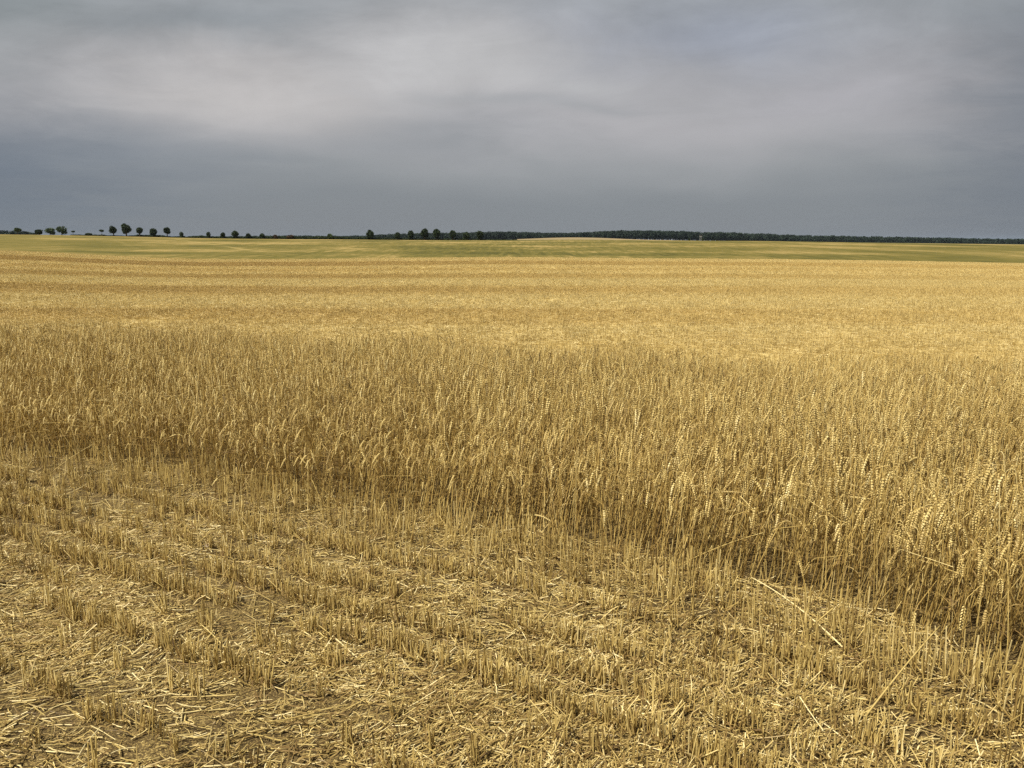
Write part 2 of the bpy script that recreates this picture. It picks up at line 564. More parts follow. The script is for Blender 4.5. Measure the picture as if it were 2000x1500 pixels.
def leaf_mat(name, dark, light):
    m, t, bs, out = new_mat(name)
    at = t.new('ShaderNodeAttribute', attribute_name='tint')
    oi = t.new('ShaderNodeObjectInfo')
    v = t.math('ADD', t.math('MULTIPLY', at.outputs['Fac'], 0.8), t.math('MULTIPLY', oi.outputs['Random'], 0.2))
    c = t.ramp(v, [(0.05, dark), (0.95, light)])
    t.l.new(c, bs.inputs['Base Color'])
    bs.inputs['Roughness'].default_value = 0.7
    bs.inputs['Specular IOR Level'].default_value = 0.2
    return m


def plain_mat(name, a, b, scale=8.0, rough=0.85):
    m, t, bs, out = new_mat(name)
    tco = t.new('ShaderNodeTexCoord')
    n = t.noise(tco.outputs['Object'], scale, 5, 0.6)
    t.l.new(t.ramp(n, [(0.3, a), (0.7, b)]), bs.inputs['Base Color'])
    bs.inputs['Roughness'].default_value = rough
    return m


M_BARK = plain_mat('bark', (0.05, 0.035, 0.022), (0.11, 0.085, 0.06))
M_LEAF_DARK = leaf_mat('leaves_dark', (0.016, 0.026, 0.009), (0.040, 0.060, 0.018))
M_LEAF_MID = leaf_mat('leaves_mid', (0.028, 0.048, 0.016), (0.075, 0.105, 0.034))
M_LEAF_BROWN = leaf_mat('leaves_brown', (0.045, 0.028, 0.012), (0.10, 0.062, 0.028))
M_LEAF_WOOD = leaf_mat('leaves_wood', (0.012, 0.022, 0.013), (0.028, 0.044, 0.025))
M_STONE = plain_mat('pale_stone', (0.30, 0.22, 0.13), (0.48, 0.38, 0.25), 30.0)
M_TIMBER = plain_mat('weathered_timber', (0.15, 0.15, 0.14), (0.26, 0.26, 0.24), 3.0)
M_ROOF = plain_mat('tar_roof', (0.03, 0.03, 0.035), (0.06, 0.06, 0.065), 3.0)

# ------------------------------------------------------------------ the ground
near_r = [0.05, 0.5] + list(np.geomspace(0.9, 100, 230))
rings = [(lambda rr: (lambda th: np.full_like(th, rr)))(r) for r in near_r if r < 30]
r0 = [r for r in near_r if r < 30][-1]
for k in np.linspace(0, 1, 60)[1:]:
    rings.append((lambda k: (lambda th: r0 + (line_r(R1)(th) - r0) * k ** 1.6))(k))
tag(sheet('stubble_field', rings, 520, field_mat()), 'golden harvested stubble field with pale straw swaths', 'field', kind='structure')
rings = [line_r(R1 + (R2 - R1) * k) for k in np.linspace(0, 1, 60)]
tag(sheet('green_field', rings, 520, green_mat()), 'patchy green and tan field beyond the golden stubble', 'field', kind='structure')
rings = [line_r(R2 * k) for k in np.geomspace(1.0, 14.0, 80)]
tag(sheet('far_land', rings, 520, far_mat()), 'distant open farmland running to the horizon', 'land', kind='structure')

# ------------------------------------------------------------------ straw, stubble and wheat as ground cover
def nodes_scatter(name, protos, pos, rot, scl, idx, label, cat):
    """one 'stuff' object: prototypes instanced on points"""
    lib = bpy.data.collections.new(name + '_shapes')
    for i, p in enumerate(protos):
        o = bpy.data.objects.new('%s_shape_%03d' % (name, i), p)
        lib.objects.link(o)
    me = bpy.data.meshes.new(name)
    n = len(pos)
    me.vertices.add(n)
    me.vertices.foreach_set('co', np.asarray(pos, np.float32).ravel())
    a = me.attributes.new('rot', 'FLOAT_VECTOR', 'POINT')
    a.data.foreach_set('vector', np.asarray(rot, np.float32).ravel())
    a = me.attributes.new('scl', 'FLOAT_VECTOR', 'POINT')
    scl = np.asarray(scl, np.float32)
    if scl.ndim == 1:
        scl = np.repeat(scl[:, None], 3, 1)
    a.data.foreach_set('vector', scl.ravel())
    a = me.attributes.new('idx', 'INT', 'POINT')
    a.data.foreach_set('value', np.asarray(idx, np.int32))
    me.update()
    ob = bpy.data.objects.new(name, me)
    COL.objects.link(ob)
    ng = bpy.data.node_groups.new(name + '_scatter', 'GeometryNodeTree')
    ng.interface.new_socket('Geometry', in_out='INPUT', socket_type='NodeSocketGeometry')
    ng.interface.new_socket('Geometry', in_out='OUTPUT', socket_type='NodeSocketGeometry')
    gi = ng.nodes.new('NodeGroupInput')
    go = ng.nodes.new('NodeGroupOutput')
    ci = ng.nodes.new('GeometryNodeCollectionInfo')
    ci.inputs['Collection'].default_value = lib
    ci.inputs['Separate Children'].default_value = True
    ci.inputs['Reset Children'].default_value = True
    ip = ng.nodes.new('GeometryNodeInstanceOnPoints')
    ip.inputs['Pick Instance'].default_value = True

    def attr(nm, typ):
        nd = ng.nodes.new('GeometryNodeInputNamedAttribute')
        nd.data_type = typ
        nd.inputs['Name'].default_value = nm
        return nd.outputs[0]
    ng.links.new(gi.outputs[0], ip.inputs['Points'])
    ng.links.new(ci.outputs[0], ip.inputs['Instance'])
    ng.links.new(attr('idx', 'INT'), ip.inputs['Instance Index'])
    e2r = ng.nodes.new('FunctionNodeEulerToRotation')
    ng.links.new(attr('rot', 'FLOAT_VECTOR'), e2r.inputs[0])
    ng.links.new(e2r.outputs[0], ip.inputs['Rotation'])
    ng.links.new(attr('scl', 'FLOAT_VECTOR'), ip.inputs['Scale'])
    ng.links.new(ip.outputs[0], go.inputs[0])
    md = ob.modifiers.new('scatter', 'NODES')
    md.node_group = ng
    tag(ob, label, cat, kind='stuff')
    return ob


# row frame of the near stubble: s runs along the drill rows, n away from the viewer
ES = np.array([0.886, -0.463])
EN = np.array([0.463, 0.886])


def sn(x, y):
    return x * ES[0] + y * ES[1], x * EN[0] + y * EN[1]


def xy(s, n):
    return s * ES[0] + n * EN[0], s * ES[1] + n * EN[1]


def edge_n(s):
    """n of the cut face of the standing wheat"""
    return (np.interp(s, [-14, -9, -6.4, -5.3, -4.3, -0.7, 0.4, 1.5, 4], [3.2, 3.35, 3.55, 3.84, 3.9, 3.78, 3.48, 3.36, 3.3])
            + 0.05 * vnoise(s * 2.1, s * 0 + 0.3, 5) + 0.035 * vnoise(s * 6.0, s * 0 + 7.3, 6))


def far_y(x):
    return np.interp(x, [-14, -9, -5.75, -4.2, -2.8, -1.3, 0, 0.94, 1.83, 3.2, 4.5, 7, 12],
                     [11.0, 10.6, 10.4, 10.2, 10.0, 9.4, 8.75, 8.2, 7.95, 7.85, 7.75, 7.6, 7.4]) + 0.14 * vnoise(x * 1.7, x * 0 + 2.2, 8)


def in_wheat(x, y):
    s, n = sn(x, y)
    return (n > edge_n(s)) & (y < far_y(x))


# ---- wheat plants
def wheat_shape(seed):
    r = np.random.default_rng(100 + seed)
    H = r.uniform(0.48, 0.64)
    lean = abs(r.normal(0, 4))
    if seed % 11 == 0:
        lean = r.uniform(14, 26)
    droop = r.uniform(158, 184) if r.random() < 0.86 else r.uniform(70, 150)
    stem, ear, leaves = MB(), MB(), []
    p = np.zeros(3)
    pts = [p.copy()]
    n1 = 7
    bend = r.uniform(0, 10)
    yaw_drift = r.uniform(-0.25, 0.25)
    for i in range(n1):
        a = R(lean + bend * i / n1)
        p = p + H / n1 * np.array([math.sin(a), math.sin(yaw_drift) * math.sin(a) * i / n1, math.cos(a)])
        pts.append(p.copy())
    if seed % 13 == 4:                       # a broken straw
        kk_ = r.integers(3, 6)
        turn = R(r.uniform(50, 120))
        for i in range(kk_ + 1, len(pts)):
            v_ = pts[i] - pts[kk_]
            pts[i] = pts[kk_] + np.array([v_[0] * math.cos(turn) + v_[2] * math.sin(turn), v_[1], -v_[0] * math.sin(turn) + v_[2] * math.cos(turn)])
        p = pts[-1].copy()
        lean += math.degrees(turn) * 0.8
    a0 = lean + bend
    Ln = r.uniform(0.035, 0.065)
    n2 = 6
    a1 = a0 + (droop - a0) * 0.90
    for i in range(n2):
        a = R(a0 + (a1 - a0) * sm((i + 0.7) / n2))
        p = p + Ln / n2 * np.array([math.sin(a), 0, math.cos(a)])
        pts.append(p.copy())
    r0 = r.uniform(0.0017, 0.0025)
    tint = r.uniform(0.25, 0.85)
    stem.tube(pts, [r0 * (1 - 0.45 * i / (len(pts) - 1)) for i in range(len(pts))], 4, tint)
    # nodes of the straw
    # ear
    Le = r.uniform(0.078, 0.108)
    ns = int(Le / 0.0060)
    tE = r.uniform(0.3, 0.85)
    tw = r.uniform(0, math.pi)
    for i in range(ns):
        f = i / (ns - 1)
        a = R(a1 + (droop - a1) * min(1, f * 1.5))
        d = np.array([math.sin(a), 0, math.cos(a)])
        p = p + Le / ns * d
        nrm = np.array([math.cos(a), 0, -math.sin(a)])
        bn = np.array([0, 1.0, 0])
        sd = math.cos(tw) * bn + math.sin(tw) * nrm
        up = np.cross(d, sd)
        size = (0.72 + 0.28 * math.sin(math.pi * min(1, f * 1.3 + 0.18))) * (1.0 if f < 0.85 else 0.8)
        sg = 1 if i % 2 else -1
        tl = r.uniform(0.42, 0.56)
        dd = d * math.cos(tl) + sd * sg * math.sin(tl)
        s2 = sd * math.cos(tl) - d * sg * math.sin(tl)
        ear.grain(p + sd * sg * 0.0018, dd, s2, up, 0.0140 * size, 0.0031 * size, 0.0058 * size, np.clip(tE + r.uniform(-0.15, 0.15), 0, 1))
    dd = d
    ear.grain(p, dd, sd, up, 0.010, 0.0028, 0.0034, tE)
    # leaves
    for k in range(r.integers(0, 4)):
        h = r.uniform(0.22, 0.85)
        i = h * n1
        i0 = int(i)
        b = pts[i0] + (pts[i0 + 1] - pts[i0]) * (i - i0)
        yaw = r.uniform(0, 2 * math.pi)
        L = r.uniform(0.07, 0.19)
        el0 = R(r.uniform(30, 75))
        q = b.copy()
        lp, sd_ = [q.copy()], []
        kk = 6
        curl = R(r.uniform(90, 200))
        tw_ = r.uniform(-2.0, 2.0)
        for j in range(kk):
            e_ = el0 - curl * (j / kk) ** 1.3
            q = q + L / kk * np.array([math.cos(e_) * math.cos(yaw), math.cos(e_) * math.sin(yaw), math.sin(e_)])
            lp.append(q.copy())
        for j in range(kk + 1):
            th = tw_ * j / kk
            base = np.array([-math.sin(yaw), math.cos(yaw), 0])
            sd_.append(base * math.cos(th) + np.array([0, 0, 1.0]) * math.sin(th))
        wd = r.uniform(0.003, 0.0065)
        leaf = MB()
        leaves.append(leaf)
        leaf.ribbon(lp, [wd * (1 - (j / kk) ** 2 * 0.9) for j in range(kk + 1)], np.array(sd_), r.uniform(0.1, 0.9))
    return stem, ear, leaves


def merge(parts):
    m = MB()
    for k, q in [(0, parts[0]), (1, parts[1])] + [(2, q) for q in parts[2]]:
        b = len(m.v)
        m.v += q.v
        m.t += q.t
        m.f += [tuple(i + b for i in f) for f in q.f]
        m.m += [k] * len(q.f)
    return m


NW = 40
wheat_parts = [wheat_shape(i) for i in range(NW)]
wheat_mesh = [merge(p).mesh('wheat_plant', [M_STEM, M_EAR, M_LEAF]) for p in wheat_parts]

# positions: drilled rows 12 cm apart, clumped along the row
Pw = []
n = 3.2
while n < 10.5:
    s = np.arange(-15, 6.5, 0.0118)
    s = s + rng.uniform(-0.012, 0.012, len(s))
    nn = n + rng.normal(0, 0.028, len(s))
    keep = rng.random(len(s)) < 0.72 + 0.28 * vnoise(s * 3.0, nn * 3.0, 11)
    Pw.append(np.stack(xy(s[keep], nn[keep]), 1))
    n += 0.115
Pw = np.concatenate(Pw)
m = in_wheat(Pw[:, 0], Pw[:, 1]) & (rng.random(len(Pw)) < 0.15 + (far_y(Pw[:, 0]) - Pw[:, 1]) / 0.8) & (np.abs(Pw[:, 0]) < 0.68 * Pw[:, 1] + 1.3)
Pw = Pw[m]
zw = terrain(Pw[:, 0], Pw[:, 1])
Nw = len(Pw)
idxw = rng.integers(0, NW, Nw)
# lodging: neighbours lean alike
lodge = 0.09 + 0.09 * vnoise(Pw[:, 0] * 1.1, Pw[:, 1] * 1.1, 21)
ldir = 0.6 + 2.2 * vnoise(Pw[:, 0] * 0.5, Pw[:, 1] * 0.5, 22)
sw_, nw_ = sn(Pw[:, 0], Pw[:, 1])
front = np.clip(1 - (nw_ - edge_n(sw_)) / 0.30, 0, 1)
rotw = np.stack([lodge * np.sin(ldir) + rng.normal(0, 0.06, Nw) + front * rng.uniform(-0.05, 0.15, Nw),
                 lodge * np.cos(ldir) + rng.normal(0, 0.06, Nw), rng.uniform(0, 2 * math.pi, Nw)], 1)
# Blender's XYZ euler turns about z last, so build the tilt outside the spin
rw = np.empty_like(rotw)
for i in range(Nw):
    M = Euler((rotw[i, 0], rotw[i, 1], 0)).to_matrix() @ Matrix.Rotation(rotw[i, 2], 3, 'Z')
    rw[i] = M.to_euler()
hgt = 1.0 + 0.10 * vnoise(Pw[:, 0] * 0.8, Pw[:, 1] * 0.8, 23) + np.clip(rng.normal(-0.02, 0.11, Nw), -0.40, 0.12) - 0.14 * front * rng.random(Nw)
rise = np.clip((nw_ - edge_n(sw_)) / 1.1, 0, 1)
low = np.interp(sw_, [-5, -3, -1, 0.5], [0.60, 0.64, 0.82, 0.92])
hgt = np.maximum(hgt * (low + (1 - low) * sm(rise * 0.5 + 0.5) * 1.0 - (1 - low) * (1 - rise) * 0.5 * (rise < 1)), 0.35)
back = np.clip((far_y(Pw[:, 0]) - Pw[:, 1]) / 1.5, 0, 1)
hgt = hgt * (0.52 + 0.48 * sm(back * 0.5 + 0.5) - 0.12 * (1 - back))
sclw = np.stack([np.ones(Nw), np.ones(Nw), 1.06 * hgt], 1)
# the few hundred stalks that show largest: the cut face nearest the viewer
uw = Pw[:, 0] / Pw[:, 1]
dist = np.hypot(Pw[:, 0], Pw[:, 1]) + (nw_ - edge_n(sw_)) * 6.0
dist[(np.abs(uw) > 0.615) | (nw_ - edge_n(sw_) > 0.16)] = 99
order = np.argsort(dist)
single = order[:300]
rest = np.setdiff1d(np.arange(Nw), single)
nodes_scatter('wheat_crop', wheat_mesh, np.column_stack([Pw, zw])[rest], rw[rest], sclw[rest], idxw[rest],
              'standing ripe wheat with drooping grey-gold ears', 'wheat')
part_mesh = [[('stem', p[0].mesh('stem', [M_STEM])), ('ear', p[1].mesh('ear', [M_EAR]))] + [('leaf', q.mesh('leaf', [M_LEAF])) for q in p[2]] for p in wheat_parts]
for i in single:
    o = bpy.data.objects.new('wheat_stalk', None)
    o.empty_display_size = 0.05
    o.location = (Pw[i, 0], Pw[i, 1], zw[i])
    o.rotation_euler = rw[i]
    o.scale = sclw[i]
    COL.objects.link(o)
    tag(o, 'ripe wheat stalk in the cut front face of the standing crop', 'wheat stalk', 'wheat stalks along the front of the crop')
    for nm, me in part_mesh[idxw[i]]:
        c = bpy.data.objects.new(nm, me)
        COL.objects.link(c)
        c.parent = o

# ---- upright stubble near the viewer
def tuft_shape(seed, h0, h1, k0, k1, spread):
    r = np.random.default_rng(300 + seed)
    m = MB()
    for k in range(r.integers(k0, k1)):
        b = np.array([r.normal(0, spread), r.normal(0, spread * 0.55), -0.012])
        h = r.uniform(h0, h1)
        tilt = abs(r.normal(0, 0.13)) if r.random() < 0.88 else r.uniform(0.4, 1.1)
        yaw = r.uniform(0, 2 * math.pi)
        d = np.array([math.sin(tilt) * math.cos(yaw), math.sin(tilt) * math.sin(yaw), math.cos(tilt)])
        mid = b + d * h * 0.5 + r.normal(0, 0.002, 3)
        rad = r.uniform(0.0015, 0.0026)
        m.tube([b, mid, b + d * h], [rad * 1.1, rad, rad], 4, r.uniform(0.2, 0.95), 0)
    for k in range(r.integers(2, 6)):          # shreds of leaf at the foot
        b = np.array([r.normal(0, spread), r.normal(0, spread), r.uniform(0, 0.03)])
        yaw = r.uniform(0, 2 * math.pi)
        L = r.uniform(0.03, 0.10)
        e0 = r.uniform(0.2, 1.3)
        q = b.copy()
        lp = [q.copy()]
        for j in range(4):
            e_ = e0 - j * 0.5
            q = q + L / 4 * np.array([math.cos(e_) * math.cos(yaw), math.cos(e_) * math.sin(yaw), math.sin(e_)])
            q[2] = max(q[2], 0.002)
            lp.append(q.copy())
        m.ribbon(lp, [0.004, 0.005, 0.0045, 0.003, 0.001], (-math.sin(yaw), math.cos(yaw), 0.2), r.uniform(0.1, 0.8), 1)
    return m.mesh('stubble_tuft', [M_STUB, M_LEAF])


low_t = [tuft_shape(i, 0.06, 0.130, 5, 12, 0.017) for i in range(14)]
tall_t = [tuft_shape(50 + i, 0.09, 0.20, 4, 9, 0.026) for i in range(12)]
Ps, Is = [], []
row_n = [3.42, 3.55, 3.68, 3.80, 3.88]
for k, n0 in enumerate(row_n):                  # tall uncut fringe before the wheat
    s = np.arange(-14, 5, 0.034)
    s = s + rng.uniform(-0.015, 0.015, len(s))
    off = edge_n(s) - 3.85
    nn = n0 + off + rng.normal(0, 0.025, len(s))
    keep = rng.random(len(s)) < np.clip((0.50 if k < 4 else 0.55) + 0.5 * vnoise(s * 2.2 + 31 * k, s * 0 + 5.5 * k, 33), 0.05, 1)
    Ps.append(np.stack(xy(s[keep], nn[keep]), 1))
    Is.append(rng.integers(14, 26, keep.sum()))
ROWS = [(3.26, .8), (3.08, .25), (2.92, .60), (2.70, 1.0), (2.48, .85), (2.28, .45), (2.08, 1.0), (1.88, .6), (1.66, .95), (1.45, .45), (1.22, .8), (1.0, .5), (.8, .8), (.55, .5), (.3, .7), (.05, .5)]
for k, (n0, strong) in enumerate(ROWS):
    s = np.arange(-12, 6, 0.017)
    s = s + rng.uniform(-0.009, 0.009, len(s))
    off = (edge_n(s * 0.999 + 0.2) - 3.85) * 0.8
    nn = n0 + off + rng.normal(0, 0.013, len(s))
    clump = vnoise(s * 1.6 + 37 * k, s * 0 + 11.7 * k, 31)
    clump2 = vnoise(s * 5.0 + 17 * k, s * 0 + 3.7 * k, 32)
    # towards the viewer's left the tufts are thin and trampled
    worn = np.clip((2.62 - n0) * 0.6, 0, 0.60) * np.clip((-s - 0.0) / 1.5, 0.30, 1)
    keep = rng.random(len(s)) < np.clip(strong * (0.85 + 0.50 * clump + 0.45 * clump2) - worn, 0.03, 1)
    Ps.append(np.stack(xy(s[keep], nn[keep]), 1))
    Is.append(rng.integers(0, 14, keep.sum()))
Ps = np.concatenate(Ps)
Is = np.concatenate(Is)
ok = (np.abs(Ps[:, 0]) < 0.70 * Ps[:, 1] + 1.2) & (Ps[:, 1] > 1.2) & ~in_wheat(Ps[:, 0], Ps[:, 1])
Ps, Is = Ps[ok], Is[ok]
rz = rng.choice([0, math.pi], len(Ps)) + math.atan2(ES[1], ES[0]) + rng.normal(0, 0.5, len(Ps))
nodes_scatter('stubble', low_t + tall_t, np.column_stack([Ps, terrain(Ps[:, 0], Ps[:, 1])]),
              np.stack([rng.normal(0, 0.06, len(Ps)), rng.normal(0, 0.06, len(Ps)), rz], 1), rng.uniform(0.8, 1.15, len(Ps)), Is,
              'rows of short cut wheat stubble on bare soil', 'stubble')


# ---- loose straw lying on the soil
def straw_shape(seed):
    r = np.random.default_rng(700 + seed)
    m = MB()
    kind = seed % 5
    if 0 < kind < 4:
        L = (0, r.uniform(0.025, 0.06), r.uniform(0.05, 0.11), r.uniform(0.10, 0.20))[kind]
        rad = r.uniform(0.0011, 0.0020)
        n = 2 if kind == 1 else 4
        sag = r.uniform(-0.10, 0.10)
        kink = r.uniform(-0.25, 0.25) if r.random() < 0.35 else 0.0
        pts = [np.array([L * (i / n - 0.5), sag * L * math.sin(math.pi * i / n) + kink * L * max(0, i / n - 0.5), rad + r.uniform(0, 0.002)]) for i in range(n + 1)]
        m.tube(pts, [rad * r.uniform(0.8, 1.15) for _ in pts], 4, r.uniform(0.25, 1.0), 0, ph=r.uniform(0, 1))
    elif kind == 0:                          # a shred of husk or leaf
        L = r.uniform(0.008, 0.028)
        wd = r.uniform(0.002, 0.0045)
        pts = [np.array([L * (i / 2 - 0.5), 0, 0.002 + 0.004 * (i == 1)]) for i in range(3)]
        m.ribbon(pts, [wd * 0.6, wd, wd * 0.4], (0, 0.9, r.uniform(-0.4, 0.4)), r.uniform(0.2, 1.0), 0)
    else:
        L = r.uniform(0.03, 0.10)
        wd = r.uniform(0.002, 0.005)
        pts = [np.array([L * (i / 4 - 0.5), 0.12 * L * math.sin(3 * i / 4 + seed), 0.003 + 0.012 * abs(math.sin(i * 1.3 + seed))]) for i in range(5)]
        m.ribbon(pts, [wd * 0.5, wd, wd, wd, wd * 0.3], (0, 0.96, 0.28), r.uniform(0.1, 0.9), 1)
    return m.mesh('straw_piece', [M_STRAW, M_LEAF])


pieces = [straw_shape(i) for i in range(50)]
NL = 470000
px_, py_ = [], []
yy = 1.2 + (7.2 - 1.2) * rng.random(NL) ** 1.15
xx = (rng.random(NL) * 2 - 1) * (0.70 * yy + 1.0)
s, n = sn(xx, yy)
below = n < edge_n(s) + 0.12
dens = np.clip(0.52 + 0.62 * vnoise(xx * 1.5, yy * 1.5, 41) + 0.35 * vnoise(xx * 4.5, yy * 4.5, 42), 0.14, 1)
dens *= np.where(n > 3.3, 0.35, 1.0)
# straw gathers in drifts between the rows and leaves the foot of each strong row bare
off = (edge_n(s * 0.999 + 0.2) - 3.85) * 0.8
for n0, strong in ROWS:
    if strong > 0.7:
        dens *= 1 - 0.8 * np.exp(-((n - off - n0 + 0.03) / 0.055) ** 2) * np.clip((n0 - 1.2) / 0.8, 0.3, 1)
ok = below & (rng.random(NL) < dens)
xx, yy, n = xx[ok], yy[ok], n[ok]
NL = len(xx)
drift = 0.5 + 1.3 * vnoise(xx * 1.3, yy * 1.3, 43)
yaw = np.where(rng.random(NL) < 0.5, math.atan2(ES[1], ES[0]) + drift + rng.normal(0, 0.4, NL), rng.uniform(0, 2 * math.pi, NL))
pitch = np.where(rng.random(NL) < 0.75, rng.normal(0, 0.05, NL), rng.normal(0, 0.30, NL))
lift = np.abs(pitch) * 0.035 + rng.random(NL) ** 2 * 0.014 + 0.001
pi_ = rng.integers(0, 10, NL) * 5 + rng.choice(5, NL, p=[0.42, 0.24, 0.19, 0.045, 0.105])
nodes_scatter('straw_litter', pieces, np.column_stack([xx, yy, terrain(xx, yy) + lift]),
              np.stack([rng.uniform(-0.5, 0.5, NL), pitch, yaw], 1), rng.uniform(0.80, 1.35, NL), pi_,
              'loose chopped straw lying over the soil', 'straw')


# ---- stubble beyond the wheat, in metre patches
def patch_shape(seed, size, nst, nlit, wide):
    r = np.random.default_rng(900 + seed)
    m = MB()
    rows = max(3, int(size / 0.16))
    for k in range(nst):
        row = r.integers(0, rows)
        y = (row + 0.5) / rows * size - size / 2 + r.normal(0, 0.02)
        x = r.uniform(-size / 2, size / 2)
        h = r.uniform(0.05, 0.12)
        tilt = abs(r.normal(0, 0.15)) if r.random() < 0.85 else r.uniform(0.4, 1.1)
        yaw = r.uniform(0, 2 * math.pi)
        d = np.array([math.sin(tilt) * math.cos(yaw), math.sin(tilt) * math.sin(yaw), math.cos(tilt)])
        b = np.array([x, y, -0.02])
        m.tube([b, b + d * (h + 0.02)], r.uniform(0.0016, 0.0026) * wide, 3, r.uniform(0.15, 0.95), 0, ph=r.uniform(0, 2))
    for k in range(nlit):
        c = np.array([r.uniform(-size / 2, size / 2), r.uniform(-size / 2, size / 2), r.uniform(0.003, 0.05)])
        yaw = r.uniform(0, math.pi)
        pt = r.normal(0, 0.2)
        L = r.uniform(0.06, 0.26)
        d = np.array([math.cos(yaw) * math.cos(pt), math.sin(yaw) * math.cos(pt), math.sin(pt)]) * L / 2
        m.tube([c - d, c + d], r.uniform(0.0016, 0.0028) * wide, 3, r.uniform(0.3, 1.0), 0, ph=r.uniform(0, 2))
    return m.mesh('stubble_patch', [M_MOWN])


near_p = [patch_shape(i, 1.0, 330, 480, 1.0) for i in range(8)]
far_p = [patch_shape(20 + i, 2.0, 420, 640, 2.2) for i in range(6)]
gx, gy = np.meshgrid(np.arange(-48, 48.5, 0.84), np.arange(7.2, 45, 0.84))
gx, gy = gx.ravel(), gy.ravel()
gx = gx + rng.uniform(-0.2, 0.2, len(gx))
gy = gy + rng.uniform(-0.2, 0.2, len(gy))
ok = (np.abs(gx) < 0.68 * gy + 2.5) & (gy > far_y(gx) + 0.40)
ax, ay = gx[ok], gy[ok]
hx, hy = np.meshgrid(np.arange(-96, 97, 1.85), np.arange(45, R1 - 0.8, 1.85))
hx, hy = hx.ravel() + rng.uniform(-0.5, 0.5, hx.size), hy.ravel() + rng.uniform(-0.5, 0.5, hx.size)
ok = (np.abs(hx) < 0.68 * hy + 3.0) & (hy < R1 - 1.0)
hx, hy = hx[ok], hy[ok]
X = np.concatenate([ax, hx])
Y = np.concatenate([ay, hy])
I = np.concatenate([rng.integers(0, 8, len(ax)), rng.integers(8, 14, len(hx))])
NP = len(X)
eps = 0.5
slx = (terrain(X + eps, Y, False) - terrain(X - eps, Y, False)) / (2 * eps)
sly = (terrain(X, Y + eps, False) - terrain(X, Y - eps, False)) / (2 * eps)
rz = rng.choice([0, math.pi], NP) + rng.normal(0, 0.07, NP)
rp = np.empty((NP, 3))
for i in range(NP):
    M = Euler((math.atan(sly[i]), -math.atan(slx[i]), 0)).to_matrix() @ Matrix.Rotation(rz[i], 3, 'Z')
    rp[i] = M.to_euler()
nodes_scatter('mown_stubble', near_p + far_p, np.column_stack([X, Y, terrain(X, Y)]), rp,
              np.column_stack([np.ones(NP), np.ones(NP), rng.uniform(0.75, 1.15, NP)]), I,
              'golden cut stubble covering the field behind the standing wheat', 'stubble')


# ------------------------------------------------------------------ single straws and a stone that stand out
def straw_thing(pts, rad, tint, label, cat='straw', name='straw', ear=False):
    base = Vector(pts[0])
    o = empty(name, base)
    q = [np.asarray(p, float) - np.array(base) for p in pts]
    m = MB()
    n = len(q)
    m.tube(q, [rad * (1 - 0.35 * i / (n - 1)) for i in range(n)], 6, tint)
    m.build('stem', [M_STRAW], o, smooth=True)
    if ear:
        e = MB()
        d = q[-1] - q[-2]
        d /= np.linalg.norm(d)
        sd = np.cross(d, [0, 0, 1.0])
        sd /= np.linalg.norm(sd)
        up = np.cross(sd, d)
        p = q[-1].copy()
        for i in range(19):
            d = d + np.array([0, 0, -0.035])
            d /= np.linalg.norm(d)
            up = np.cross(sd, d)
            p = p + d * 0.0045
            sg = 1 if i % 2 else -1
            dd = d * 0.93 + sd * sg * 0.36
            e.grain(p, dd, sd, up, 0.012, 0.0028, 0.0052, 0.8)
        e.build('ear', [M_EAR], o)
    tag(o, label, cat)
    return o


def curve3(a, b, c, n=9):
    a, b, c = (np.asarray(v, float) for v in (a, b, c))
    return [(1 - t) ** 2 * a + 2 * t * (1 - t) * b + t * t * c for t in np.linspace(0, 1, n)]


A = np.array([*ground_at(1645, 1268), 0.01])
Bq = at_depth(1468, 1128, 3.45)
straw_thing(curve3(A, (A + Bq) / 2 + np.array([0, 0, 0.05]), Bq), 0.0032, 0.98, 'long pale straw leaning slantwise out of the wheat over dark gaps')
A = np.array([*ground_at(1690, 1404), 0.01])
Bq = at_depth(1836, 1222, 2.95)
straw_thing(curve3(A, (A + Bq) / 2 + np.array([0, 0, 0.02]), Bq), 0.0038, 0.5, 'thick ochre stalk fallen from the wheat corner across the stubble')
A = np.array([*ground_at(1325, 1112), 0.02])
Bq = at_depth(1492, 1040, 3.62)
straw_thing(curve3(A, (A + Bq) / 2 + np.array([0, 0, 0.03]), Bq), 0.0028, 0.85, 'bent straw slanting up to the right before the wheat')
A = np.array([*ground_at(90, 935), 0.01])
Bq = at_depth(182, 868, 5.55)
straw_thing(curve3(A, (A + Bq) / 2 + np.array([0, 0, 0.03]), Bq), 0.0032, 0.75, 'lone straw leaning on the far end of the wheat face')
A = np.array([*ground_at(1018, 1075), 0.0])
Bq = at_depth(1042, 1006, 3.95)
straw_thing([A, A * 0.6 + Bq * 0.4 + [0, 0, 0.1], Bq + [-0.05, 0, 0.0], Bq], 0.002, 0.7, 'wheat stalk whose ear lies level in front of the crop', 'wheat stalk', 'wheat_stalk', True)
A = np.array([*ground_at(480, 1318), 0.01])
Bq = np.array([*ground_at(385, 1225), 0.03])
straw_thing(curve3(A, (A + Bq) / 2 + np.array([0, 0, 0.03]), Bq), 0.0026, 0.98, 'bright straw lying in the foreground litter among thin tufts')

